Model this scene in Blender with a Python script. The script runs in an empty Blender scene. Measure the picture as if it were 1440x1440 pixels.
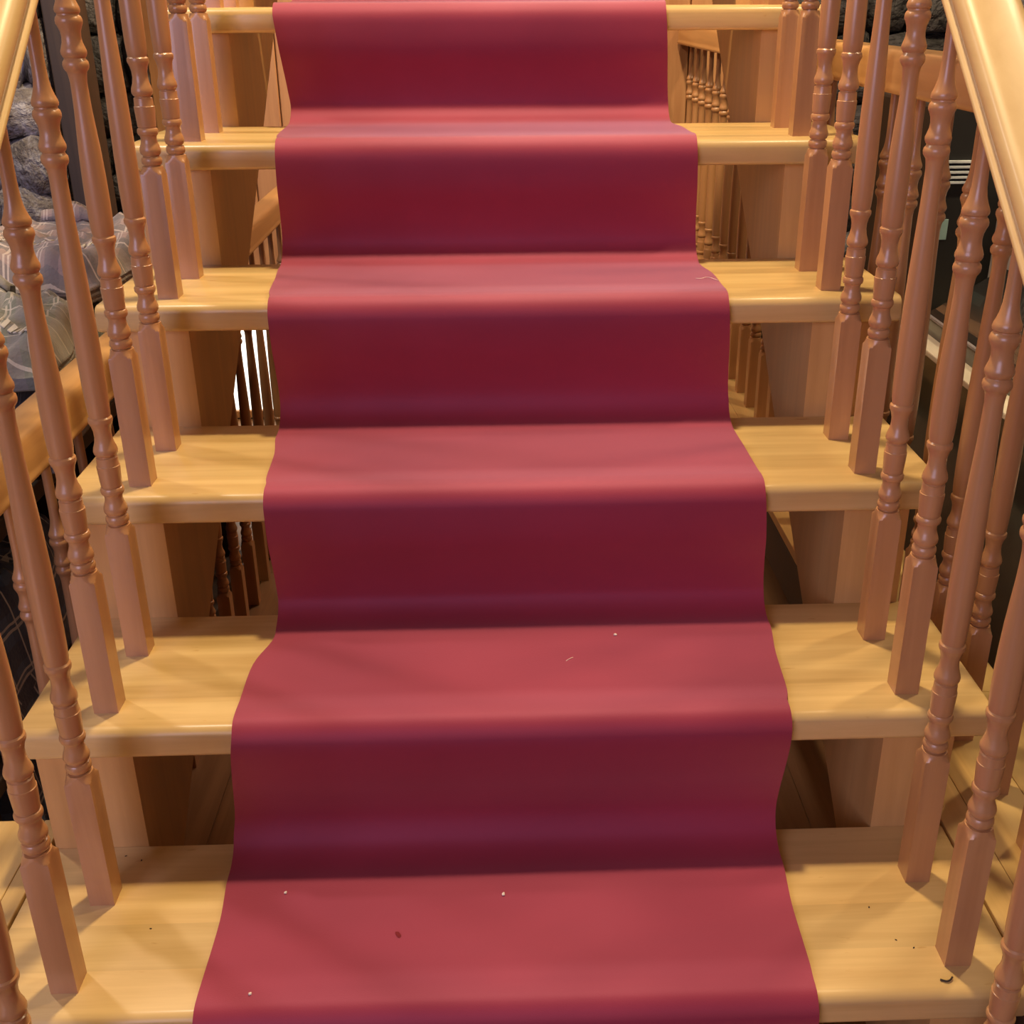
import bpy, bmesh, math, random
from mathutils import Vector, Matrix, noise

random.seed(7)
S = bpy.context.scene
C = bpy.context.collection

# ------------------------------------------------------------------ camera
cam_d = bpy.data.cameras.new('camera')
cam = bpy.data.objects.new('camera', cam_d)
C.objects.link(cam)
S.camera = cam
cr = Vector((0.999392, -0.034522, -0.004865))
cu = Vector((0.018705, 0.413209, 0.910444))
cf = Vector((0.029421, 0.909981, -0.413604))
cam.matrix_world = Matrix(((cr.x, cu.x, -cf.x, -0.00511), (cr.y, cu.y, -cf.y, -2.17069),
                           (cr.z, cu.z, -cf.z, 1.00871), (0, 0, 0, 1)))
cam_d.sensor_width = 36.0
cam_d.lens = 36.0 * 1582.98 / 1440.0
cam_d.shift_x = -33.84 / 1440.0
cam_d.clip_start = 0.02

# ------------------------------------------------------------------ world and lights
W = bpy.data.worlds.new('world')
S.world = W
W.use_nodes = True
W.node_tree.nodes['Background'].inputs[0].default_value = (1.0, 0.66, 0.44, 1)
W.node_tree.nodes['Background'].inputs[1].default_value = 0.13


def light(name, kind, loc, energy, color, size=0.1, target=None, size_y=None):
    d = bpy.data.lights.new(name, kind)
    d.energy = energy
    d.color = color
    if kind == 'AREA':
        d.size = size
        if size_y:
            d.shape = 'RECTANGLE'
            d.size_y = size_y
    else:
        d.shadow_soft_size = size
    o = bpy.data.objects.new(name, d)
    C.objects.link(o)
    o.location = loc
    if target is not None:
        o.rotation_euler = (Vector(target) - Vector(loc)).to_track_quat('-Z', 'Y').to_euler()
    return o


light('ceiling_lamp_over_stairs', 'POINT', (0.0, -0.30, 3.2), 285, (1.0, 0.76, 0.42), 0.09)
light('added_fill_right', 'POINT', (1.7, -0.2, 2.9), 95, (1.0, 0.76, 0.46), 0.10)  # unseen fill added on the right to brighten the cabinet ledge
light('added_fill_left', 'POINT', (-1.9, 0.1, 2.9), 90, (1.0, 0.84, 0.68), 0.10)  # added fill without a visible source, lifts the stone on the left
light('added_fill_rear', 'POINT', (0.2, 1.5, 2.6), 75, (1.0, 0.78, 0.58), 0.10)  # light added from behind so the upper carpeted treads come out brighter
light('window_daylight_behind_viewer', 'AREA', (-2.0, -4.6, 1.8), 80, (0.78, 0.69, 1.0), 2.4, (0.0, -0.4, 0.4), 1.8)

S.view_settings.view_transform = 'Standard'
S.view_settings.look = 'None'
S.view_settings.exposure = 0.0
S.view_settings.gamma = 1.0
S.view_settings.use_curve_mapping = False


# ------------------------------------------------------------------ materials
def new_mat(name):
    m = bpy.data.materials.new(name)
    m.use_nodes = True
    nt = m.node_tree
    return m, nt, nt.nodes['Principled BSDF']


def link(nt, a, b):
    nt.links.new(a, b)


def mapping(nt, scale, rot=(0, 0, 0), per_object=True):
    tc = nt.nodes.new('ShaderNodeTexCoord')
    mp = nt.nodes.new('ShaderNodeMapping')
    mp.inputs['Scale'].default_value = scale
    mp.inputs['Rotation'].default_value = rot
    link(nt, tc.outputs['Object'], mp.inputs[0])
    if per_object:
        oi = nt.nodes.new('ShaderNodeObjectInfo')
        mu = nt.nodes.new('ShaderNodeMath')
        mu.operation = 'MULTIPLY'
        mu.inputs[1].default_value = 37.0
        link(nt, oi.outputs['Random'], mu.inputs[0])
        cb = nt.nodes.new('ShaderNodeCombineXYZ')
        for k in range(3):
            link(nt, mu.outputs[0], cb.inputs[k])
        ad = nt.nodes.new('ShaderNodeVectorMath')
        ad.operation = 'ADD'
        link(nt, mp.outputs[0], ad.inputs[0])
        link(nt, cb.outputs[0], ad.inputs[1])
        return ad.outputs[0]
    return mp.outputs[0]


def ramp(nt, fac, stops):
    r = nt.nodes.new('ShaderNodeValToRGB')
    while len(r.color_ramp.elements) > 1:
        r.color_ramp.elements.remove(r.color_ramp.elements[-1])
    r.color_ramp.elements[0].position = stops[0][0]
    r.color_ramp.elements[0].color = (*stops[0][1], 1)
    for p, c in stops[1:]:
        e = r.color_ramp.elements.new(p)
        e.color = (*c, 1)
    link(nt, fac, r.inputs[0])
    return r.outputs[0]


def wood(name, dark, light_c, axis='X', rough=0.34, staves=0.0, coat=0.25, var=0.12, spots=False):
    m, nt, b = new_mat(name)
    sc = {'X': (1.6, 26, 26), 'Y': (26, 1.6, 26), 'Z': (30, 30, 1.8)}[axis]
    v = mapping(nt, sc)
    n1 = nt.nodes.new('ShaderNodeTexNoise')
    n1.inputs['Scale'].default_value = 1.0
    n1.inputs['Detail'].default_value = 6
    n1.inputs['Roughness'].default_value = 0.6
    n1.inputs['Distortion'].default_value = 0.4
    link(nt, v, n1.inputs['Vector'])
    col = ramp(nt, n1.outputs[0], [(0.32, dark), (0.62, light_c)])
    # broad tone drift from board to board
    oi = nt.nodes.new('ShaderNodeObjectInfo')
    hs = nt.nodes.new('ShaderNodeHueSaturation')
    mr = nt.nodes.new('ShaderNodeMapRange')
    mr.inputs['To Min'].default_value = 1 - var
    mr.inputs['To Max'].default_value = 1 + var * 0.6
    link(nt, oi.outputs['Random'], mr.inputs[0])
    link(nt, mr.outputs[0], hs.inputs['Value'])
    link(nt, col, hs.inputs['Color'])
    out = hs.outputs[0]
    if staves > 0:
        tc = nt.nodes.new('ShaderNodeTexCoord')
        sp = nt.nodes.new('ShaderNodeSeparateXYZ')
        link(nt, tc.outputs['Object'], sp.inputs[0])
        dv = nt.nodes.new('ShaderNodeMath')
        dv.operation = 'DIVIDE'
        dv.inputs[1].default_value = staves
        link(nt, sp.outputs['Y'], dv.inputs[0])
        fl = nt.nodes.new('ShaderNodeMath')
        fl.operation = 'FLOOR'
        link(nt, dv.outputs[0], fl.inputs[0])
        ad = nt.nodes.new('ShaderNodeMath')
        ad.operation = 'MULTIPLY_ADD'
        ad.inputs[1].default_value = 91.7
        link(nt, oi.outputs['Random'], ad.inputs[0])
        link(nt, fl.outputs[0], ad.inputs[2])
        wn = nt.nodes.new('ShaderNodeTexWhiteNoise')
        wn.noise_dimensions = '1D'
        link(nt, ad.outputs[0], wn.inputs['W'])
        mr2 = nt.nodes.new('ShaderNodeMapRange')
        mr2.inputs['To Min'].default_value = 0.86
        mr2.inputs['To Max'].default_value = 1.08
        link(nt, wn.outputs['Value'], mr2.inputs[0])
        h2 = nt.nodes.new('ShaderNodeHueSaturation')
        link(nt, mr2.outputs[0], h2.inputs['Value'])
        link(nt, out, h2.inputs['Color'])
        out = h2.outputs[0]
    if spots:
        v2 = mapping(nt, (9, 30, 20))
        n2 = nt.nodes.new('ShaderNodeTexNoise')
        n2.inputs['Scale'].default_value = 2.2
        n2.inputs['Detail'].default_value = 3
        link(nt, v2, n2.inputs['Vector'])
        f = ramp(nt, n2.outputs[0], [(0.70, (0, 0, 0)), (0.80, (1, 1, 1))])
        mx = nt.nodes.new('ShaderNodeMixRGB')
        mx.blend_type = 'MULTIPLY'
        mx.inputs[2].default_value = (0.72, 0.55, 0.38, 1)
        link(nt, f, mx.inputs[0])
        link(nt, out, mx.inputs[1])
        out = mx.outputs[0]
    link(nt, out, b.inputs['Base Color'])
    rr = nt.nodes.new('ShaderNodeMapRange')
    rr.inputs['To Min'].default_value = rough - 0.06
    rr.inputs['To Max'].default_value = rough + 0.12
    link(nt, n1.outputs[0], rr.inputs[0])
    link(nt, rr.outputs[0], b.inputs['Roughness'])
    b.inputs['Coat Weight'].default_value = coat
    b.inputs['Coat Roughness'].default_value = 0.22
    bp = nt.nodes.new('ShaderNodeBump')
    bp.inputs['Strength'].default_value = 0.05
    bp.inputs['Distance'].default_value = 0.002
    link(nt, n1.outputs[0], bp.inputs['Height'])
    link(nt, bp.outputs[0], b.inputs['Normal'])
    return m


def plain(name, col, rough=0.5, metallic=0.0, coat=0.0, noise_amt=0.12, scale=20):
    m, nt, b = new_mat(name)
    v = mapping(nt, (scale, scale, scale))
    n = nt.nodes.new('ShaderNodeTexNoise')
    n.inputs['Detail'].default_value = 4
    n.inputs['Scale'].default_value = 1.0
    link(nt, v, n.inputs['Vector'])
    lo = tuple(c * (1 - noise_amt) for c in col)
    hi = tuple(min(1, c * (1 + noise_amt)) for c in col)
    link(nt, ramp(nt, n.outputs[0], [(0.3, lo), (0.7, hi)]), b.inputs['Base Color'])
    b.inputs['Roughness'].default_value = rough
    b.inputs['Metallic'].default_value = metallic
    b.inputs['Coat Weight'].default_value = coat
    return m


M = {}
M['tread'] = wood('maple_tread', (0.58, 0.375, 0.145), (0.73, 0.515, 0.225), 'X', 0.33, 0.071, 0.25, 0.07, True)
M['stringer'] = wood('maple_stringer', (0.53, 0.29, 0.10), (0.63, 0.36, 0.135), 'Z', 0.42, 0, 0.1, 0.06)
M['baluster'] = wood('maple_baluster', (0.45, 0.215, 0.088), (0.54, 0.275, 0.120), 'Z', 0.32, 0, 0.35, 0.10)
M['rail'] = wood('maple_handrail', (0.67, 0.445, 0.19), (0.73, 0.505, 0.225), 'Y', 0.42, 0, 0.12, 0.04)
M['guard_rail'] = wood('maple_guard_rail', (0.50, 0.255, 0.085), (0.62, 0.345, 0.13), 'Y', 0.36, 0, 0.2, 0.05)
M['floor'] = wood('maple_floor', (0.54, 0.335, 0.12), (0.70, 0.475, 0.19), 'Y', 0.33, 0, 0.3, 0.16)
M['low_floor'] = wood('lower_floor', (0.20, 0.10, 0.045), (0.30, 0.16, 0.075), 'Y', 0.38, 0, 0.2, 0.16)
M['wall_wood'] = wood('pine_wall', (0.52, 0.24, 0.10), (0.66, 0.34, 0.15), 'Z', 0.5, 0, 0.0, 0.18)
M['dark_wood'] = wood('dark_wood', (0.03, 0.02, 0.015), (0.06, 0.04, 0.03), 'Z', 0.5, 0, 0.0, 0.2)


def carpet_mat():
    m, nt, b = new_mat('red_carpet')
    v = mapping(nt, (3.0, 7, 7), per_object=False)
    n = nt.nodes.new('ShaderNodeTexNoise')
    n.inputs['Scale'].default_value = 1.0
    n.inputs['Detail'].default_value = 5
    link(nt, v, n.inputs['Vector'])
    col = ramp(nt, n.outputs[0], [(0.25, (0.255, 0.014, 0.034)), (0.75, (0.320, 0.020, 0.045))])
    link(nt, col, b.inputs['Base Color'])
    b.inputs['Roughness'].default_value = 0.62
    b.inputs['Specular IOR Level'].default_value = 0.9
    b.inputs['Specular Tint'].default_value = (1.0, 0.55, 0.90, 1)
    b.inputs['Sheen Weight'].default_value = 0.95
    b.inputs['Sheen Roughness'].default_value = 0.45
    b.inputs['Sheen Tint'].default_value = (1.0, 0.66, 0.70, 1)
    v2 = mapping(nt, (700, 700, 700), per_object=False)
    n2 = nt.nodes.new('ShaderNodeTexNoise')
    link(nt, v2, n2.inputs['Vector'])
    n2.inputs['Scale'].default_value = 1.0
    bp = nt.nodes.new('ShaderNodeBump')
    bp.inputs['Strength'].default_value = 0.12
    bp.inputs['Distance'].default_value = 0.001
    link(nt, n2.outputs[0], bp.inputs['Height'])
    link(nt, bp.outputs[0], b.inputs['Normal'])
    return m


M['carpet'] = carpet_mat()
M['backing'] = plain('carpet_backing', (0.25, 0.05, 0.05), 0.8)


def stone_mat(name, cols):
    m, nt, b = new_mat(name)
    v = mapping(nt, (2.2, 2.2, 2.2))
    n = nt.nodes.new('ShaderNodeTexNoise')
    n.inputs['Scale'].default_value = 1.0
    n.inputs['Detail'].default_value = 10
    n.inputs['Roughness'].default_value = 0.74
    link(nt, v, n.inputs['Vector'])
    col = ramp(nt, n.outputs[0], [(0.25, cols[0]), (0.45, cols[1]), (0.58, cols[2]), (0.75, cols[3])])
    oi = nt.nodes.new('ShaderNodeObjectInfo')
    mr = nt.nodes.new('ShaderNodeMapRange')
    mr.inputs['To Min'].default_value = 0.55
    mr.inputs['To Max'].default_value = 1.25
    link(nt, oi.outputs['Random'], mr.inputs[0])
    hs = nt.nodes.new('ShaderNodeHueSaturation')
    link(nt, mr.outputs[0], hs.inputs['Value'])
    link(nt, col, hs.inputs['Color'])
    link(nt, hs.outputs[0], b.inputs['Base Color'])
    b.inputs['Roughness'].default_value = 0.75
    v2 = mapping(nt, (7, 7, 7))
    n2 = nt.nodes.new('ShaderNodeTexNoise')
    n2.inputs['Detail'].default_value = 6
    n2.inputs['Scale'].default_value = 1.0
    link(nt, v2, n2.inputs['Vector'])
    bp = nt.nodes.new('ShaderNodeBump')
    bp.inputs['Strength'].default_value = 1.0
    bp.inputs['Distance'].default_value = 0.03
    link(nt, n2.outputs[0], bp.inputs['Height'])
    link(nt, bp.outputs[0], b.inputs['Normal'])
    return m


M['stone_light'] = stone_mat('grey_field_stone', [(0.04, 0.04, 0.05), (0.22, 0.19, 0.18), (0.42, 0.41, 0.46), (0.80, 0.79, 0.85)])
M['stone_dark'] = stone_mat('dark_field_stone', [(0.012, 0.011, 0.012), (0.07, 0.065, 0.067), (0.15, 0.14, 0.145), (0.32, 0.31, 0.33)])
M['mortar'] = plain('mortar', (0.05, 0.045, 0.042), 0.95, noise_amt=0.4)
M['black'] = plain('black_gloss', (0.010, 0.010, 0.011), 0.25, coat=0.4)
M['black_matte'] = plain('black_matte', (0.012, 0.011, 0.011), 0.6)
M['dark_green'] = plain('dark_green_gloss', (0.075, 0.105, 0.10), 0.30, coat=0.4)
M['gunmetal'] = plain('gunmetal', (0.36, 0.34, 0.37), 0.40, metallic=0.2)
M['cream'] = plain('cream_laminate', (0.93, 0.88, 0.72), 0.4, noise_amt=0.04)
M['pale_slat'] = plain('pale_slat', (0.62, 0.68, 0.74), 0.4)
M['teal'] = plain('teal_sticker', (0.30, 0.47, 0.47), 0.4)
M['crumb_pale'] = plain('pale_crumb', (0.85, 0.75, 0.70), 0.8)
M['crumb_dark'] = plain('dark_crumb', (0.035, 0.02, 0.012), 0.8)
M['crumb_red'] = plain('dark_red_fluff', (0.20, 0.012, 0.02), 0.9)
M['thread'] = plain('pale_thread', (0.75, 0.55, 0.50), 0.8)


def emit_mat(name, col, strength):
    m, nt, b = new_mat(name)
    v = mapping(nt, (2, 2, 2), per_object=False)
    n = nt.nodes.new('ShaderNodeTexNoise')
    link(nt, v, n.inputs['Vector'])
    link(nt, ramp(nt, n.outputs[0], [(0.3, tuple(c * 0.92 for c in col)), (0.7, col)]), b.inputs['Emission Color'])
    b.inputs['Emission Strength'].default_value = strength
    b.inputs['Base Color'].default_value = (0.8, 0.8, 0.8, 1)
    return m


M['daylight'] = emit_mat('daylight_pane', (1.0, 0.96, 0.84), 2.2)


def plaid(name, base, a, bcol, line, sc=16.0, zw=0.12):
    m, nt, b = new_mat(name)
    tc = nt.nodes.new('ShaderNodeTexCoord')
    mp = nt.nodes.new('ShaderNodeMapping')
    mp.inputs['Scale'].default_value = (sc, sc, sc)
    link(nt, tc.outputs['Object'], mp.inputs[0])
    nz = nt.nodes.new('ShaderNodeTexNoise')
    nz.inputs['Scale'].default_value = 0.5
    link(nt, mp.outputs[0], nz.inputs['Vector'])
    mix = nt.nodes.new('ShaderNodeVectorMath')
    mix.operation = 'MULTIPLY_ADD'
    mix.inputs[1].default_value = (0.10, 0.10, 0.10)
    link(nt, nz.outputs['Color'], mix.inputs[0])
    link(nt, mp.outputs[0], mix.inputs[2])
    sp = nt.nodes.new('ShaderNodeSeparateXYZ')
    link(nt, mix.outputs[0], sp.inputs[0])

    def stripe(out, freq, duty, ph=0.0):
        mu = nt.nodes.new('ShaderNodeMath')
        mu.operation = 'MULTIPLY_ADD'
        mu.inputs[1].default_value = freq
        mu.inputs[2].default_value = ph
        link(nt, out, mu.inputs[0])
        fr = nt.nodes.new('ShaderNodeMath')
        fr.operation = 'FRACT'
        link(nt, mu.outputs[0], fr.inputs[0])
        lt = nt.nodes.new('ShaderNodeMath')
        lt.operation = 'LESS_THAN'
        lt.inputs[1].default_value = duty
        link(nt, fr.outputs[0], lt.inputs[0])
        return lt.outputs[0]

    ax = nt.nodes.new('ShaderNodeMath')
    ax.operation = 'MULTIPLY_ADD'
    ax.inputs[1].default_value = zw
    link(nt, sp.outputs['Z'], ax.inputs[0])
    link(nt, sp.outputs['X'], ax.inputs[2])

    cur = None
    for out, freq, duty, ph, colr, fac in ((sp.outputs['Y'], 0.55, 0.45, 0.1, a, 0.6), (ax.outputs[0], 0.55, 0.42, 0.2, bcol, 0.6),
                                            (sp.outputs['Y'], 0.55, 0.06, 0.4, line, 0.75), (ax.outputs[0], 0.55, 0.06, 0.55, line, 0.75),
                                            (ax.outputs[0], 0.55, 0.05, 0.42, line, 0.75)):
        mx = nt.nodes.new('ShaderNodeMixRGB')
        mx.inputs[2].default_value = (*colr, 1)
        ml = nt.nodes.new('ShaderNodeMath')
        ml.operation = 'MULTIPLY'
        ml.inputs[1].default_value = fac
        link(nt, stripe(out, freq, duty, ph), ml.inputs[0])
        link(nt, ml.outputs[0], mx.inputs[0])
        if cur is None:
            mx.inputs[1].default_value = (*base, 1)
        else:
            link(nt, cur, mx.inputs[1])
        cur = mx.outputs[0]
    link(nt, cur, b.inputs['Base Color'])
    b.inputs['Roughness'].default_value = 0.85
    b.inputs['Sheen Weight'].default_value = 0.3
    n2 = nt.nodes.new('ShaderNodeTexNoise')
    n2.inputs['Scale'].default_value = 6
    link(nt, mp.outputs[0], n2.inputs['Vector'])
    bp = nt.nodes.new('ShaderNodeBump')
    bp.inputs['Strength'].default_value = 0.4
    bp.inputs['Distance'].default_value = 0.004
    link(nt, n2.outputs[0], bp.inputs['Height'])
    link(nt, bp.outputs[0], b.inputs['Normal'])
    return m


M['plaid_green'] = plaid('plaid_grey_green', (0.20, 0.215, 0.18), (0.30, 0.30, 0.27), (0.27, 0.25, 0.25), (0.62, 0.58, 0.52), 33)
M['plaid_pink'] = plaid('plaid_pink_grey', (0.24, 0.21, 0.22), (0.46, 0.33, 0.32), (0.19, 0.18, 0.20), (0.66, 0.58, 0.56), 30)
M['plaid_olive'] = plaid('plaid_olive', (0.12, 0.11, 0.085), (0.20, 0.18, 0.14), (0.09, 0.085, 0.075), (0.34, 0.30, 0.25), 36)
M['plaid_grey'] = plaid('plaid_blue_grey', (0.22, 0.22, 0.27), (0.30, 0.29, 0.34), (0.16, 0.16, 0.21), (0.60, 0.60, 0.66), 38)
M['plaid_navy'] = plaid('plaid_navy', (0.045, 0.11, 0.30), (0.09, 0.19, 0.46), (0.03, 0.06, 0.16), (0.75, 0.82, 0.95), 26, 1.0)
M['trim'] = plain('pale_stitching', (0.72, 0.68, 0.58), 0.8)


# ------------------------------------------------------------------ helpers
def tag(o, label=None, cat=None, group=None, kind=None):
    if label:
        o['label'] = label
    if cat:
        o['category'] = cat
    if group:
        o['group'] = group
    if kind:
        o['kind'] = kind
    return o


def empty(name, loc=(0, 0, 0), rz=0.0):
    o = bpy.data.objects.new(name, None)
    o.empty_display_size = 0.05
    C.objects.link(o)
    o.location = loc
    o.rotation_euler = (0, 0, rz)
    return o


def mesh_obj(name, me, mat=None, parent=None, loc=(0, 0, 0), rot=(0, 0, 0)):
    o = bpy.data.objects.new(name, me)
    C.objects.link(o)
    o.location = loc
    o.rotation_euler = rot
    if mat is not None and not me.materials:
        me.materials.append(mat)
    if parent:
        o.parent = parent
    return o


def from_py(name, verts, faces, smooth=False):
    me = bpy.data.meshes.new(name)
    me.from_pydata([tuple(v) for v in verts], [], faces)
    me.update()
    bm = bmesh.new()
    bm.from_mesh(me)
    bmesh.ops.recalc_face_normals(bm, faces=bm.faces)
    bm.to_mesh(me)
    bm.free()
    if smooth:
        me.polygons.foreach_set('use_smooth', [True] * len(me.polygons))
    return me


def box_mesh(name, size, bevel=0.0, seg=2):
    bm = bmesh.new()
    bmesh.ops.create_cube(bm, size=1.0)
    bmesh.ops.scale(bm, vec=size, verts=bm.verts)
    if bevel > 0:
        bmesh.ops.bevel(bm, geom=bm.edges[:], offset=bevel, segments=seg, profile=0.5, affect='EDGES')
    me = bpy.data.meshes.new(name)
    bm.to_mesh(me)
    bm.free()
    return me


def box(name, lo, hi, mat, parent=None, bevel=0.0, origin=(0, 0, 0)):
    size = tuple(h - l for l, h in zip(lo, hi))
    me = box_mesh(name, size, bevel)
    return mesh_obj(name, me, mat, parent, tuple((l + h) / 2 - g for l, h, g in zip(lo, hi, origin)))


def extrude_x(name, prof, x0, x1, smooth_from=None):
    """prof: closed list of (y,z); extruded from x0 to x1"""
    n = len(prof)
    v = [(x0, y, z) for y, z in prof] + [(x1, y, z) for y, z in prof]
    f = [(i, (i + 1) % n, n + (i + 1) % n, n + i) for i in range(n)]
    f += [tuple(range(n)), tuple(range(2 * n - 1, n - 1, -1))]
    return from_py(name, v, f)


def set_smooth_by_angle(me, ang=35):
    me.polygons.foreach_set('use_smooth', [True] * len(me.polygons))
    bm = bmesh.new()
    bm.from_mesh(me)
    for e in bm.edges:
        e.smooth = not (len(e.link_faces) == 2 and e.calc_face_angle(0) > math.radians(ang))
    bm.to_mesh(me)
    bm.free()


# ------------------------------------------------------------------ stair dimensions
G, R, D, T = 0.25394, 0.20, 0.280, 0.0408
SL = R / G
HW = 0.607
BX = 0.5053
BS = 0.0306
YF, YS = 0.0400 + BS / 2, 0.1747 + BS / 2
I0, I1 = -2, 7
LOWF = -0.50


def ny(i):
    return -i * G


def nz(i):
    return 1.0 - i * R


# ------------------------------------------------------------------ floors and walls (setting)
def plank_field(parent, x0, x1, y0, y1, z, thick, w, mat, along='Y', piece=1.3, origin=(0, 0, 0)):
    x = x0
    cache = {}
    while x < x1 - 1e-4:
        ww = min(w, x1 - x)
        y = y0 - random.random() * piece * 0.8
        while y < y1:
            ya, yb = max(y, y0), min(y + piece, y1)
            if yb - ya > 0.02:
                key = (round(ww, 4), round(yb - ya, 3))
                if key not in cache:
                    cache[key] = box_mesh('floor_plank', (ww - 0.0008, yb - ya - 0.0008, thick), 0.0008, 1)
                o = mesh_obj('plank', cache[key], mat, parent, (x + ww / 2 - origin[0], (ya + yb) / 2 - origin[1], z - thick / 2 - origin[2]))
            y += piece
        x += ww


fr = box('floor', (0.578, -2.6, -0.12), (0.80, 2.08, -0.0205), M['dark_wood'])
tag(fr, kind='structure', label='maple plank floor strip beside the right guard rail')
plank_field(fr, 0.578, 0.624, -2.6, 2.08, 0.0, 0.02, 0.046, M['floor'], origin=fr.location)
plank_field(fr, 0.624, 0.80, -2.6, 2.08, 0.0, 0.02, 0.088, M['floor'], origin=fr.location)

fs = box('floor', (-1.25, -2.6, -0.12), (-0.6085, -0.93, -0.0205), M['dark_wood'])
tag(fs, kind='structure', label='maple plank floor beside the bottom left of the stairs')
plank_field(fs, -1.25, -0.6085, -2.6, -0.93, 0.0, 0.02, 0.088, M['floor'], origin=fs.location)

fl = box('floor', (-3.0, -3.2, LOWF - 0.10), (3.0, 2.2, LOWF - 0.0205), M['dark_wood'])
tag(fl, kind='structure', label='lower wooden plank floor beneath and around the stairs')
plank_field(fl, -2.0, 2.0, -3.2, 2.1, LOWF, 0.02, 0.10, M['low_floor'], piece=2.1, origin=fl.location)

# back wall: pine boards in the middle
wb = box('wall_back', (-1.22, 2.13, LOWF), (1.02, 2.22, 2.9), M['dark_wood'])
tag(wb, kind='structure', label='vertical pine board wall behind the stairs')
WX0, WX1, WZ0, WZ1 = -1.12, -0.74, -0.465, 0.02
pw = 0.112
x = -1.22
k = 0
while x < 1.02 - 1e-3:
    def seg(za, zb):
        me = box_mesh('wall_board', (pw - 0.004, 0.022, zb - za), 0.004, 1)
        mesh_obj('board', me, M['wall_wood'], wb, (x + pw / 2 - wb.location.x, 2.119 - wb.location.y, (za + zb) / 2 - wb.location.z))
    if x + pw > WX0 and x < WX1:
        pass
        seg(WZ1 + 0.02, 2.9)
    else:
        seg(LOWF + 0.001, 2.9)
    x += pw

win = empty('window_1', ((WX0 + WX1) / 2, 2.10, WZ0))
tag(win, kind='structure', label='bright low window in the pine wall')
wo = win.location
box('pane', (WX0, 2.108, WZ0), (WX1, 2.116, WZ1), M['daylight'], win, 0, wo)
for lo, hi in (((WX0 - 0.03, 2.09, WZ0 - 0.03), (WX1 + 0.03, 2.125, WZ0)), ((WX0 - 0.03, 2.09, WZ1), (WX1 + 0.03, 2.125, WZ1 + 0.03)),
               ((WX0 - 0.03, 2.09, WZ0), (WX0, 2.125, WZ1)), ((WX1, 2.09, WZ0), (WX1 + 0.03, 2.125, WZ1))):
    box('window_frame', lo, hi, M['wall_wood'], win, 0.004, wo)

# stone walls, every stone its own piece
stone_meshes = []
for k in range(9):
    bm = bmesh.new()
    bmesh.ops.create_cube(bm, size=1.0)
    bmesh.ops.subdivide_edges(bm, edges=bm.edges[:], cuts=1, use_grid_fill=True)
    for v in bm.verts:
        c = v.co
        l = max(abs(c.x), abs(c.y), abs(c.z))
        nrm = c.normalized() * 0.60
        v.co = c.lerp(nrm, 0.55) + Vector((random.uniform(-.07, .07), random.uniform(-.10, .10), random.uniform(-.07, .07)))
    me = bpy.data.meshes.new('field_stone')
    bm.to_mesh(me)
    bm.free()
    me.polygons.foreach_set('use_smooth', [True] * len(me.polygons))
    stone_meshes.append(me)


def stone_wall(parent, x0, x1, z0, z1, y, depth, mat, row=0.13):
    ms = [m.copy() for m in stone_meshes]
    for m in ms:
        m.materials.clear()
        m.materials.append(mat)
    z = z0
    while z < z1:
        h = row * random.uniform(0.7, 1.35)
        x = x0 - random.random() * 0.1
        while x < x1:
            w = random.uniform(0.11, 0.29)
            xa, xb = max(x, x0), min(x + w, x1)
            if xb - xa > 0.03:
                o = mesh_obj('stone', random.choice(ms), None, parent,
                             ((xa + xb) / 2 - parent.location.x, y + random.uniform(-0.02, 0.02) - parent.location.y, z + h / 2 - parent.location.z),
                             (0, random.uniform(-0.14, 0.14), random.choice((0, math.pi))))
                o.scale = ((xb - xa) * 1.02, depth, h * 1.05)
            x += w
        z += h


wl = box('wall_left', (-2.6, 1.36, LOWF), (-1.29, 1.75, 2.4), M['mortar'])
tag(wl, kind='structure', label='light grey field stone pillar wall on the left')
stone_wall(wl, -2.6, -1.275, LOWF, 1.9, 1.34, 0.14, M['stone_light'], 0.15)
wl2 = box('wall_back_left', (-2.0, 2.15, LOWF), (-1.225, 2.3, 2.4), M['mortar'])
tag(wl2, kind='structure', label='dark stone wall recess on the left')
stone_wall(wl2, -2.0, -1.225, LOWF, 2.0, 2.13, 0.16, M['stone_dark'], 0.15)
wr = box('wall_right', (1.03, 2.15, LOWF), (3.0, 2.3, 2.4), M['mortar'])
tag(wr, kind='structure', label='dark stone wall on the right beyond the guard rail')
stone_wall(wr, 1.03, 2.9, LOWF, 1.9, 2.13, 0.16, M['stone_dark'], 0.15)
tr = box('trim_1', (-1.262, 1.30, LOWF), (-1.175, 1.42, 2.4), M['dark_wood'], None, 0.004)
tag(tr, kind='structure', label='dark corner post at the edge of the stone pillar')

# ------------------------------------------------------------------ staircase
st = empty('staircase', (0, ny(I1), LOWF))
tag(st, 'open riser maple staircase with thick treads under the red runner', 'staircase')
so = Vector(st.location)


def arc(cy, cz, r, a0, a1, n=5):
    return [(cy + r * math.cos(math.radians(a0 + (a1 - a0) * k / n)), cz + r * math.sin(math.radians(a0 + (a1 - a0) * k / n))) for k in range(n + 1)]


rt, rb_ = 0.013, 0.007
tp = []
tp += arc(rt, -rt, rt, 90, 180)
tp += arc(rb_, -T + rb_, rb_, 180, 270)
tp += [(D, -T), (D, 0)]


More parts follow.
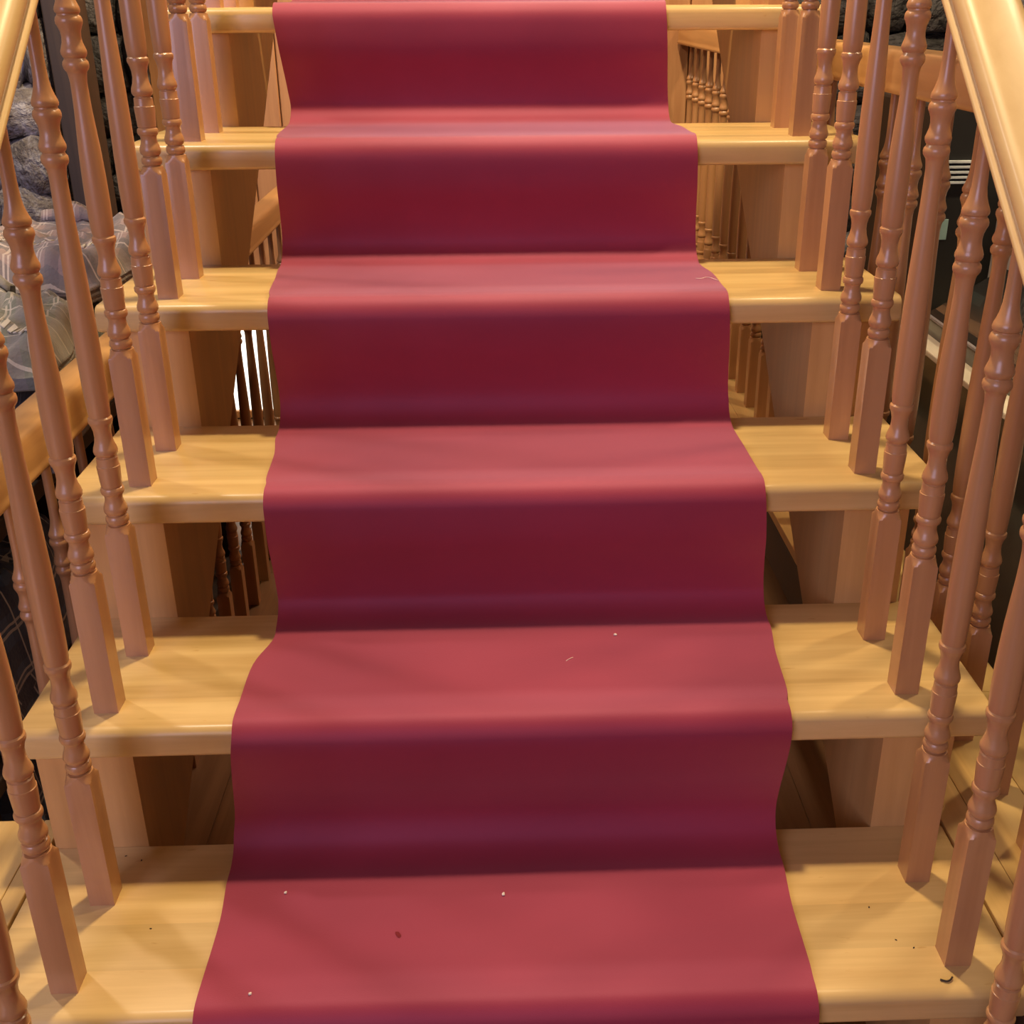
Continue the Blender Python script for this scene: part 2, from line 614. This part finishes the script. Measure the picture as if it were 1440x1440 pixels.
def tread_mesh(x0, x1):
    e = 0.006
    n = len(tp)
    verts = []
    cy, cz = D / 2, -T / 2
    secs = [(x0, e), (x0 + e * 0.3, e * 0.3), (x0 + e, 0), (x1 - e, 0), (x1 - e * 0.3, e * 0.3), (x1, e)]
    for X, ins in secs:
        for y, z in tp:
            yy = y + ins if y < cy else y
            zz = z - ins if z > cz else z + ins * 0.4
            verts.append((X, yy, zz))
    faces = []
    for s in range(len(secs) - 1):
        for i in range(n):
            j = (i + 1) % n
            faces.append((s * n + i, s * n + j, (s + 1) * n + j, (s + 1) * n + i))
    faces += [tuple(range(n)), tuple(range((len(secs)) * n - 1, (len(secs) - 1) * n - 1, -1))]
    me = from_py('tread', verts, faces)
    set_smooth_by_angle(me, 38)
    me.materials.append(M['tread'])
    return me


tm, tm5 = tread_mesh(-HW, HW), tread_mesh(-HW, 0.5765)
for i in range(I0, I1 + 1):
    mesh_obj('tread', tm if i <= 4 else tm5, None, st, Vector((0, ny(i), nz(i))) - so)

for side, xa, xb in (('L', -0.598, -0.4775), ('R', 0.4785, 0.571)):
    up = []
    for i in range(I1, I0 - 1, -1):
        ya = ny(i + 1) + D if i < I1 else ny(i) + 0.03
        up.append((ya, nz(i) - T - 0.0005))
        up.append((ny(i) + D + 0.0005, nz(i) - T - 0.0005))
        if i > I0:
            up[-1] = (ny(i) + D + 0.0005, nz(i) - T - 0.0005)
    # sawtooth: seat then plumb rise
    prof = []
    for i in range(I1, I0 - 1, -1):
        y_front = ny(i + 1) + D + 0.0005
        prof.append((y_front, nz(i) - T - 0.0005))
        prof.append((ny(i) + D + 0.0005, nz(i) - T - 0.0005))
    prof[0] = (ny(I1) + 0.03, prof[0][1])
    topy, topz = prof[-1]
    off = 1.0 - 0.425
    prof.append((topy, SL * topy + off))
    ylow = (LOWF - off) / SL
    prof.append((ylow, LOWF))
    prof.append((ny(I1) + 0.03, LOWF))
    me = extrude_x('stringer', prof, xa, xb)
    mesh_obj('stringer', me, M['stringer'], st, -so)

# ------------------------------------------------------------------ balusters
LOWER = [(.1930, .0112), (.1940, .0130), (.1965, .0143), (.1995, .0147), (.2025, .0143), (.2048, .0129), (.2056, .0113), (.2068, .0113), (.2076, .0128), (.2105, .0145), (.2140, .0150), (.2175, .0144),
         (.2225, .0125), (.2275, .0112), (.2320, .0113), (.2345, .0122), (.2358, .0138), (.2385, .0147), (.2415, .0147), (.2440, .0136), (.2448, .0122), (.2456, .0122), (.2464, .0130),
         (.2570, .0137), (.2715, .0144), (.2738, .0144), (.2744, .0136), (.2752, .0134), (.2850, .0131), (.2862, .0114), (.2874, .0114), (.2884, .0130), (.2910, .0145), (.2945, .0149), (.2985, .0141),
         (.3050, .0118), (.3125, .0106), (.3200, .0107), (.3270, .0123), (.3300, .0136), (.3320, .0146), (.3345, .0149), (.3375, .0146), (.3388, .0134), (.3396, .0127)]


def upper(z0):
    """ring cluster starting at z0 (bead) up to the cone under the slim shaft"""
    k = [(-.034, .0100), (-.020, .0098), (-.012, .0107), (-.008, .0116), (-.0065, .0128), (-.0035, .0147), (0, .0152), (.0035, .0147), (.006, .0128), (.0075, .0122), (.009, .0135),
         (.012, .0149), (.0155, .0150), (.019, .0138), (.025, .0118), (.031, .0112), (.037, .0119), (.042, .0137), (.0455, .0154), (.049, .0156), (.0525, .0146), (.0545, .0128),
         (.0560, .0127), (.0575, .0142), (.0605, .0148), (.0635, .0141), (.0650, .0134), (.0690, .0118), (.0760, .0096), (.0850, .0082), (.1000, .0075)]
    return [(z0 + a, r) for a, r in k]


def baluster_mesh(name, ztop, zup, hb=0.187):
    d = hb - 0.187
    rings = []   # (z, kind, r)
    low = [(a + d, r) for a, r in LOWER]
    vz0, vz1 = low[-1][0], zup - 0.034
    vase = []
    for t, r in ((0.015, .0134), (0.06, .0141), (0.15, .0146), (0.28, .0147), (0.44, .0143), (0.60, .0134), (0.76, .0119), (0.90, .0105)):
        vase.append((vz0 + (vz1 - vz0) * t, r))
    lathe = low + vase + upper(zup) + [(ztop, .0073)]
    N = 32
    h = BS / 2
    sq = []
    for k in range(N):
        a = 2 * math.pi * k / N
        sq.append(h / max(abs(math.cos(a)), abs(math.sin(a))))
    cut = [(0.0, 1), (hb - .0070, .0217), (hb - .0055, .0202), (hb - .0038, .0186), (hb - .0018, .0171), (hb + .0004, .0160), (hb + .0026, .0152), (hb + .0046, .0149), (hb + .0050, .0112)]
    verts, faces = [], []
    levels = [[(min(sq[k] * 0.985, r)) if j else sq[k] * 0.985 for k in range(N)] for j, (z, r) in enumerate(cut)]
    zs = [z for z, r in cut]
    for z, r in lathe:
        levels.append([r] * N)
        zs.append(z)
    for L, z in zip(levels, zs):
        for k in range(N):
            a = 2 * math.pi * k / N
            verts.append((L[k] * math.cos(a), L[k] * math.sin(a), z))
    for j in range(len(levels) - 1):
        for k in range(N):
            k2 = (k + 1) % N
            faces.append((j * N + k, j * N + k2, (j + 1) * N + k2, (j + 1) * N + k))
    faces.append(tuple(range(N - 1, -1, -1)))
    faces.append(tuple(range((len(levels) - 1) * N, len(levels) * N)))
    me = from_py(name, verts, faces)
    set_smooth_by_angle(me, 30)
    me.materials.append(M['baluster'])
    return me


RB = 0.688     # handrail underside above the nosing line
zf = RB + SL * YF + 0.012
zs_ = RB + SL * YS + 0.012
bal_f = baluster_mesh('stair_baluster', zf, 0.5415, 0.1875)
bal_s = baluster_mesh('stair_baluster', zs_, 0.5415 + SL * (YS - YF), 0.1875)


def rail_prof(w, h):
    """moulded handrail section (x, n): flat underside, bead, cove, broad soft top"""
    a = w / 2
    half = [(a * 0.50, 0), (a * 0.86, 0), (a * 0.93, h * .03), (a * 0.965, h * .10), (a * 0.93, h * .17), (a * 0.82, h * .20), (a * 0.72, h * .27), (a * 0.71, h * .37),
            (a * 0.86, h * .43), (a * 0.95, h * .47), (a * 1.0, h * .56), (a * 1.0, h * .70), (a * 0.95, h * .83), (a * 0.84, h * .925), (a * 0.60, h * .975), (a * .3, h * .995)]
    pts = half + [(0, h)] + [(-x, z) for x, z in reversed(half)]
    return pts


def guard_prof(w, h):
    a = w / 2
    half = [(a * .5, 0), (a * .94, 0), (a * 1.0, h * .04), (a * 1.0, h * .12), (a * .95, h * .17), (a * .94, h * .25), (a * .94, h * .74), (a * .90, h * .86), (a * .80, h * .95), (a * .62, h * .995)]
    return half + [(0, h)] + [(-x, z) for x, z in reversed(half)]


def rail_mesh(name, p0, p1, w, h, section=None, mat='rail'):
    p0, p1 = Vector(p0), Vector(p1)
    d = (p1 - p0).normalized()
    xax = Vector((1, 0, 0))
    n = xax.cross(d).normalized()
    prof = (section or rail_prof)(w, h)
    m = len(prof)
    verts = [p0 + xax * x + n * z for x, z in prof] + [p1 + xax * x + n * z for x, z in prof]
    faces = [(i, (i + 1) % m, m + (i + 1) % m, m + i) for i in range(m)] + [tuple(range(m)), tuple(range(2 * m - 1, m - 1, -1))]
    me = from_py(name, verts, faces)
    set_smooth_by_angle(me, 50)
    me.materials.append(M[mat])
    return me


for sgn, lab in ((-1, 'turned maple stair railing rising along the left edge of the red stairs'),
                 (1, 'turned maple stair railing rising along the right edge of the red stairs')):
    x = sgn * BX
    rt_ = empty('stair_railing', (x, ny(I1), nz(I1)))
    tag(rt_, lab, 'railing', 'stair railings')
    o = Vector(rt_.location)
    extra = 0.012 if sgn < 0 else -0.004
    ya, yb = ny(I1) - 0.02, ny(I0) + D
    mesh_obj('handrail', rail_mesh('stair_handrail', (0, ya, 1 + SL * ya + RB + extra), (0, yb, 1 + SL * yb + RB + extra), 0.066, 0.044), None, rt_, Vector((x, 0, 0)) - o)
    for i in range(I0, I1 + 1):
        mesh_obj('baluster', bal_f, None, rt_, Vector((x, ny(i) + YF, nz(i))) - o)
        mesh_obj('baluster', bal_s, None, rt_, Vector((x, ny(i) + YS, nz(i))) - o)

# level guard railings outside the stairs
for x, z0, h, yfirst, ylast, lab in ((-0.694, LOWF, 0.90, -0.86, 2.02, 'level maple guard railing on the left beside the plaid shirts'),
                                     (0.6745, 0.0, 0.868, -1.294, 2.02, 'level maple guard railing on the right before the dark cabinet')):
    g = empty('guard_railing', (x, yfirst, z0))
    tag(g, lab, 'railing', 'level guard railings')
    o = Vector(g.location)
    gm = baluster_mesh('guard_baluster', h + 0.006, 0.70, 0.1875)
    y = yfirst
    stp = 0.126 if x > 0 else 0.144
    while y < ylast:
        mesh_obj('baluster', gm, None, g, Vector((x, y, z0)) - o)
        y += stp
    mesh_obj('handrail', rail_mesh('guard_handrail', (0, yfirst - 0.08, h), (0, 2.095, h), 0.072, 0.066, guard_prof, 'guard_rail'), None, g, Vector((x, 0, z0)) - o)

# ------------------------------------------------------------------ carpet runner
noseX = {-2: (-.395, .297), -1: (-.395, .297), 0: (-.3907, .2993), 1: (-.3619, .3233), 2: (-.3484, .3400), 3: (-.3287, .3549), 4: (-.3411, .3475), 5: (-.3530, .3336), 6: (-.350, .335), 7: (-.350, .335)}
foldX = {-1: (-.395, .297), 0: (-.393, .298), 1: (-.3753, .3110), 2: (-.3668, .3305), 3: (-.3463, .3514), 4: (-.3256, .3665), 5: (-.3580, .3420), 6: (-.352, .335), 7: (-.35, .335)}
midX = {-2: (-.395, .297), -1: (-.395, .297), 0: (-.393, .298), 1: (-.3729, .3191), 2: (-.3607, .3396), 3: (-.3371, .3531), 4: (-.3407, .3587), 5: (-.3528, .3369), 6: (-.35, .335), 7: (-.35, .335)}
ctrl = []   # (y, z, xl, xr)
OFF = 0.0032
for i in range(I0, I1 + 1):
    y, z = ny(i), nz(i)
    if i == I0:
        ctrl.append((y + 0.22, z + OFF, *midX[i]))
    else:
        yn, zn = ny(i - 1), nz(i - 1)
        w = random.uniform(-0.003, 0.003)
        a, b = noseX[i - 1], foldX[i]

        def mixx(t):
            return (a[0] + (b[0] - a[0]) * t, a[1] + (b[1] - a[1]) * t)
        ctrl.append((yn - 0.0085, zn - 0.032, *mixx(.15)))
        ctrl.append((yn - 0.0050 + w, zn - 0.070, *mixx(.4)))
        ctrl.append((yn + 0.005 + w, zn - 0.110, *mixx(.65)))
        ctrl.append((yn + 0.010 + w, zn - 0.142, *mixx(.85)))
        ctrl.append((yn + 0.007, zn - 0.165, *mixx(1)))
        ctrl.append((yn - 0.006, zn - 0.183, *mixx(1)))
        ctrl.append((yn - 0.028, zn - 0.1935, *mixx(1)))
        ctrl.append((yn - 0.058, zn - R + OFF + 0.0004, *foldX[i]))
    m = midX[i]
    ctrl.append((y + 0.135, z + OFF, *m))
    n = noseX[i]
    ctrl.append((y + 0.05, z + OFF, (m[0] + n[0]) / 2, (m[1] + n[1]) / 2))
    ctrl.append((y + 0.024, z + OFF + 0.0004, *n))
    ctrl.append((y + 0.007, z + OFF - 0.0022, *n))
    ctrl.append((y - 0.0052, z - 0.0115, *n))


def catmull(P, n):
    out = []
    for k in range(len(P) - 1):
        p0, p1, p2, p3 = P[max(k - 1, 0)], P[k], P[k + 1], P[min(k + 2, len(P) - 1)]
        for j in range(n):
            t = j / n
            out.append(tuple(0.5 * (2 * b + (c - a) * t + (2 * a - 5 * b + 4 * c - d) * t * t + (3 * b - a - 3 * c + d) * t ** 3) for a, b, c, d in zip(p0, p1, p2, p3)))
    out.append(P[-1])
    return out


def chord_smooth(P):
    # linear in long runs keeps the tread parts flat; centripetal-like by clamping
    return catmull(P, 5)


path = chord_smooth(ctrl)
NXC = 24
verts, faces = [], []
for k, (y, z, xl, xr) in enumerate(path):
    for j in range(NXC + 1):
        t = j / NXC
        x = xl + (xr - xl) * t
        wob = 0.0012 * noise.noise(Vector((x * 5, y * 9, z * 9)))
        # never sink into a tread top
        verts.append((x, y + wob * 0.6, z + abs(wob) * 0.5))
for k in range(len(path) - 1):
    for j in range(NXC):
        a = k * (NXC + 1) + j
        faces.append((a, a + 1, a + NXC + 2, a + NXC + 1))
me = from_py('carpet_runner', verts, faces, True)
# normals outward (towards +z on the treads)
flip = sum(p.normal.z for p in me.polygons) < 0
if flip:
    me.flip_normals()
me.materials.append(M['carpet'])
cp = mesh_obj('carpet_runner', me)
sm = cp.modifiers.new('thickness', 'SOLIDIFY')
sm.thickness = 0.0045
sm.offset = 1.0
es = cp.modifiers.new('crisp_edges', 'EDGE_SPLIT')
es.split_angle = math.radians(50)
tag(cp, 'wine red carpet runner draped down the middle of the stairs', 'carpet')


# ------------------------------------------------------------------ cabinet and equipment on the right
cab = empty('cabinet', (1.25, 0.1, LOWF))
tag(cab, 'dark glossy cabinet with a cream ledge behind the right guard railing', 'cabinet')
co = Vector(cab.location)
cab_rot = 0.0
box('lower_panel', (1.02, -0.75, LOWF + 0.06), (1.62, 0.585, 0.268), M['dark_green'], cab, 0.006, co)
box('plinth', (1.06, -0.72, LOWF), (1.60, 0.57, LOWF + 0.06), M['black_matte'], cab, 0, co)
lg = box('ledge', (0.962, -0.76, 0.2685), (1.62, 0.59, 0.283), M['cream'], cab, 0.003, co)
prof = [(1.012, 0.2835), (1.185, 0.2835), (1.185, 0.43), (1.035, 0.335), (1.012, 0.325)]
n = len(prof)
verts = [(x, -0.74, z) for x, z in prof] + [(x, 0.44, z) for x, z in prof]
faces = [(i, (i + 1) % n, n + (i + 1) % n, n + i) for i in range(n)] + [tuple(range(n)), tuple(range(2 * n - 1, n - 1, -1))]
me = from_py('sloped_top', verts, faces)
mesh_obj('sloped_top', me, M['black'], cab, -co)
box('edge_strip', (1.008, -0.745, 0.322), (1.016, 0.445, 0.328), M['gunmetal'], cab, 0.001, co)
# grey metal box resting on the slope end
gb = empty('equipment_box', (1.40, 0.25, 0.2835))
tag(gb, 'grey metal equipment box standing on the dark cabinet', 'box')
go = Vector(gb.location)
box('case', (1.20, -0.30, 0.2835), (1.60, 0.575, 0.57), M['gunmetal'], gb, 0.02, go)
box('front_seam', (1.196, 0.20, 0.44), (1.2005, 0.21, 0.55), M['black_matte'], gb, 0, go)
# black box with vents further back
vb = empty('vented_box', (1.25, 0.80, LOWF))
tag(vb, 'tall black box with pale horizontal vent slats beyond the cabinet', 'box')
vo = Vector(vb.location)
box('case', (1.04, 0.61, LOWF), (1.60, 1.05, 0.78), M['black_matte'], vb, 0.01, vo)
for k in range(5):
    box('vent_slat', (1.06, 0.598, 0.600 + k * 0.012), (1.17, 0.611, 0.606 + k * 0.012), M['pale_slat'], vb, 0.001, vo)
box('sticker', (1.075, 0.6075, 0.465), (1.103, 0.6105, 0.515), M['teal'], vb, 0.0005, vo)

# ------------------------------------------------------------------ clothes display on the left
sh = empty('display_shelf', (-1.09, 0.0, LOWF))
tag(sh, 'dark open shelf holding folded plaid shirts behind the left guard railing', 'shelf')
s0 = Vector(sh.location)
box('top_board', (-1.42, -0.80, 0.27), (-0.76, 0.80, 0.30), M['dark_wood'], sh, 0.003, s0)
box('middle_board', (-1.42, -0.80, -0.07), (-0.76, 0.80, -0.045), M['dark_wood'], sh, 0.003, s0)
box('bottom_board', (-1.42, -0.80, LOWF + 0.03), (-0.76, 0.80, LOWF + 0.055), M['dark_wood'], sh, 0.003, s0)
for y in (-0.78, -0.20, 0.78):
    box('upright', (-1.40, y - 0.012, LOWF), (-0.78, y + 0.012, 0.27), M['dark_wood'], sh, 0.002, s0)
box('back_panel', (-1.42, -0.79, LOWF), (-1.405, 0.79, 0.27), M['dark_wood'], sh, 0, s0)


def shirt(label, loc, size, rz, mat, seed, tilt=0.0, band=None, droop=0.0, roll=0.0):
    """folded shirt: thick soft slab with layered folds at the rim and wrinkles on top"""
    lx, ly, h = size
    N = 48
    verts, faces = [], []

    def shape(u, v):
        # u,v in -1..1 -> rounded rectangle footprint
        x, y = u * lx / 2, v * ly / 2
        e = max(abs(u) ** 6 + abs(v) ** 6, 0) ** (1 / 6)
        fall = max(0.0, 1 - max(0, (e - 0.80) / 0.20) ** 2.2)
        w = noise.noise(Vector((x * 7 + seed, y * 7, seed * 1.7))) * 0.016 + noise.noise(Vector((x * 19, y * 19 + seed, 3.1))) * 0.010 - abs(noise.noise(Vector((x * 11 + y * 5, y * 4 + seed, 8.1)))) * 0.034 - abs(noise.noise(Vector((x * 24 - y * 9, y * 21 + seed, 2.2)))) * 0.014 + 0.012
        w += 0.010 * math.sin((x * 0.8 + y) * 26 + seed) * max(0, noise.noise(Vector((x * 3, y * 3, seed))))
        z = h * (0.35 + 0.65 * fall) + w * (0.4 + fall)
        z -= droop * max(0, u) ** 2
        jx = 0.012 * noise.noise(Vector((y * 9, seed, 1)))
        return Vector((x + jx, y + 0.012 * noise.noise(Vector((x * 9, seed, 7))), z))
    for a in range(N + 1):
        for b in range(N + 1):
            verts.append(shape(-1 + 2 * a / N, -1 + 2 * b / N))
    top = (N + 1) ** 2
    # rim, three fold lips going down
    rim = [(a, 0) for a in range(N)] + [(N, b) for b in range(N)] + [(a, N) for a in range(N, 0, -1)] + [(0, b) for b in range(N, 0, -1)]
    idx = [a * (N + 1) + b for a, b in rim]
    prev = idx
    nr = len(rim)
    for lv, (fz, fo) in enumerate(((0.30, 1.012), (0.26, 0.975), (0.20, 1.015), (0.15, 0.98), (0.08, 1.01), (0.0, 0.95))):
        cur = []
        for (a, b), iv in zip(rim, idx):
            p = verts[iv]
            cur.append(len(verts))
            base = -droop * max(0, (-1 + 2 * a / N)) ** 2
            verts.append(Vector((p.x * fo, p.y * fo, h * fz + base)))
        for k in range(nr):
            k2 = (k + 1) % nr
            faces.append((prev[k], prev[k2], cur[k2], cur[k]))
        prev = cur
    faces.append(tuple(prev))
    for a in range(N):
        for b in range(N):
            i = a * (N + 1) + b
            faces.append((i, i + N + 1, i + N + 2, i + 1))
    me = from_py('folded_shirt', verts, faces, True)
    root = mesh_obj('folded_shirt', me, mat, None, loc, (roll, tilt, rz))
    tag(root, label, 'shirt', 'folded plaid shirts')
    if band:
        # stitched band: a row of short pale stitches lying on the cloth
        u0, v0, u1, v1, cnt = band
        vs, fs = [], []
        for k in range(cnt):
            t0, t1 = k / cnt, (k + 0.55) / cnt
            dx, dy = u1 - u0, v1 - v0
            L = math.hypot(dx, dy)
            px, py = -dy / L * 0.045, dx / L * 0.045
            q = []
            for t, s in ((t0, -1), (t1, -1), (t1, 1), (t0, 1)):
                u, v = u0 + dx * t + px * s, v0 + dy * t + py * s
                q.append(shape(u, v) + Vector((0, 0, 0.003)))
            b0 = len(vs)
            vs += q
            fs.append((b0, b0 + 1, b0 + 2, b0 + 3))
        bme = from_py('stitched_band', vs, fs)
        bo = mesh_obj('stitched_band', bme, M['trim'], root)
        sd = bo.modifiers.new('thickness', 'SOLIDIFY')
        sd.thickness = 0.002
    # collar: a folded stand near the far edge
    cv, cfs = [], []
    for k in range(13):
        t = -1 + 2 * k / 12
        for dz, dv in ((0.0, 0.70), (0.022, 0.74), (0.020, 0.62), (0.003, 0.56)):
            p = shape(t * 0.30, dv)
            cv.append(p + Vector((0, 0, dz + 0.002)))
    for k in range(12):
        for j in range(3):
            a = k * 4 + j
            cfs.append((a, a + 1, a + 5, a + 4))
    cm = from_py('collar', cv, cfs, True)
    cobj = mesh_obj('collar', cm, mat, root)
    cs = cobj.modifiers.new('thickness', 'SOLIDIFY')
    cs.thickness = 0.004
    return root


shirt('blue grey plaid shirt with pale lines pressed against the left guard rail', (-0.915, -0.27, 0.301), (0.33, 0.36, 0.085), 0.06, M['plaid_grey'], 2.0)
shirt('olive plaid folded shirt at the near end of the pile by the left guard rail', (-0.97, -0.62, 0.301), (0.40, 0.30, 0.16), -0.08, M['plaid_olive'], 9.0)
shirt('grey green plaid shirt with white stitched band lying on the pile', (-0.93, -0.21, 0.428), (0.33, 0.40, 0.085), 0.18, M['plaid_green'], 5.0, 0.0, (-0.9, 0.25, 0.9, -0.75, 26))
shirt('pink and grey plaid shirt on top of the pile nearest the stone pillar', (-0.96, 0.245, 0.468), (0.37, 0.42, 0.095), -0.12, M['plaid_pink'], 7.5, 0.0, (-0.9, -0.70, 0.9, -0.45, 28))
shirt('grey green plaid shirt folded beneath the pink and grey one', (-0.945, 0.26, 0.301), (0.38, 0.50, 0.115), 0.03, M['plaid_green'], 12.0, 0.0, (-0.8, -0.3, 0.9, 0.1, 24))
shirt('navy plaid shirt folded on the middle shelf behind the left balusters', (-0.95, -0.49, -0.044), (0.34, 0.50, 0.22), 0.04, M['plaid_navy'], 15.0)
shirt('navy plaid shirt folded on the bottom shelf behind the left balusters', (-0.95, -0.49, LOWF + 0.056), (0.34, 0.50, 0.30), -0.03, M['plaid_navy'], 21.0)


# ------------------------------------------------------------------ crumbs and threads
def crumb(name, loc, size, mat, label, cat='crumb', group=None, seed=0):
    bm = bmesh.new()
    bmesh.ops.create_icosphere(bm, subdivisions=2, radius=0.5)
    for v in bm.verts:
        v.co *= 1 + 0.35 * noise.noise(v.co * 2.5 + Vector((seed, seed, 0)))
    bmesh.ops.scale(bm, vec=size, verts=bm.verts)
    zmin = min(v.co.z for v in bm.verts)
    bmesh.ops.translate(bm, vec=(0, 0, -zmin), verts=bm.verts)
    me = bpy.data.meshes.new(name)
    bm.to_mesh(me)
    bm.free()
    o = mesh_obj(name, me, mat, None, loc, (0, 0, seed * 1.3))
    return tag(o, label, cat, group)


CZ = OFF + 0.0046
crumb('crumb', (-0.0133, -1.1045, CZ), (0.005, 0.004, 0.003), M['crumb_pale'], 'tiny pale crumb in the middle of the bottom carpeted tread', seed=1)
crumb('crumb', (-0.2817, -1.0914, CZ), (0.004, 0.004, 0.003), M['crumb_pale'], 'tiny pale crumb at the left rear of the bottom carpeted tread', seed=2)
crumb('crumb', (-0.2949, -1.2460, CZ), (0.004, 0.004, 0.003), M['crumb_pale'], 'tiny pale crumb at the front left edge of the bottom carpeted tread', seed=3)
crumb('fluff', (-0.1379, -1.1644, CZ), (0.011, 0.005, 0.0012), M['crumb_red'], 'dark red fluff lying on the bottom carpeted tread', 'fluff', seed=4)
crumb('crumb', (0.147, -0.8266, 0.2 + CZ), (0.005, 0.004, 0.003), M['crumb_pale'], 'tiny pale crumb on the carpet one step up, right of centre', seed=5)


def thread(name, pts, r, mat, label, cat):
    cd = bpy.data.curves.new(name, 'CURVE')
    cd.dimensions = '3D'
    cd.bevel_depth = r
    cd.bevel_resolution = 1
    sp = cd.splines.new('NURBS')
    sp.points.add(len(pts) - 1)
    for p, q in zip(sp.points, pts):
        p.co = (*q, 1)
    sp.use_endpoint_u = True
    sp.order_u = 3
    tmp = bpy.data.objects.new(name, cd)
    C.objects.link(tmp)
    dg = bpy.context.evaluated_depsgraph_get()
    me = bpy.data.meshes.new_from_object(tmp.evaluated_get(dg))
    bpy.data.objects.remove(tmp)
    me.materials.clear()
    o = mesh_obj(name, me, mat)
    return tag(o, label, cat)


thread('wood_shaving', [(0.478, -1.249, 0.0012), (0.482, -1.252, 0.002), (0.486, -1.2525, 0.0022), (0.490, -1.250, 0.0025), (0.492, -1.2475, 0.003)], 0.0011, M['crumb_dark'],
       'dark curled wood shaving by the front right baluster of the bottom tread', 'shaving')
thread('carpet_thread', [(0.306, -0.412, 0.6 + CZ + .001), (0.314, -0.420, 0.6 + CZ + .002), (0.322, -0.411, 0.6 + CZ + .003), (0.331, -0.416, 0.6 + CZ + .002), (0.338, -0.428, 0.6 + CZ + .001)],
       0.0006, M['thread'], 'loose pale thread at the frayed right edge of the carpet', 'thread')
thread('lint_strand', [(0.075, -0.890, 0.2 + CZ), (0.081, -0.886, 0.2 + CZ + .002), (0.085, -0.881, 0.2 + CZ)], 0.0006, M['thread'],
       'short pale lint strand on the carpet one step up', 'lint')

for k, (x, y, lab) in enumerate(((-0.5027, -1.007, 'tiny dark speck in the shaded rear of the bottom tread, nearer the left rear baluster'),
                                 (-0.4801, -1.0158, 'tiny dark speck in the shaded rear of the bottom tread, nearer the carpet'),
                                 (-0.4355, -1.1352, 'tiny dark speck on the lit bottom tread left of the carpet'),
                                 (0.432, -1.1347, 'tiny dark speck on the bottom tread right of the carpet, rearmost one'),
                                 (0.4478, -1.1879, 'tiny dark speck on the bottom tread right of the carpet, middle one'),
                                 (0.4646, -1.2006, 'tiny dark speck on the bottom tread nearest the front right baluster'))):
    crumb('speck', (x, y, 0.0), (0.0032, 0.0017, 0.0007), M['crumb_dark'], lab, 'speck', 'dark specks on the bottom tread', seed=10 + k)
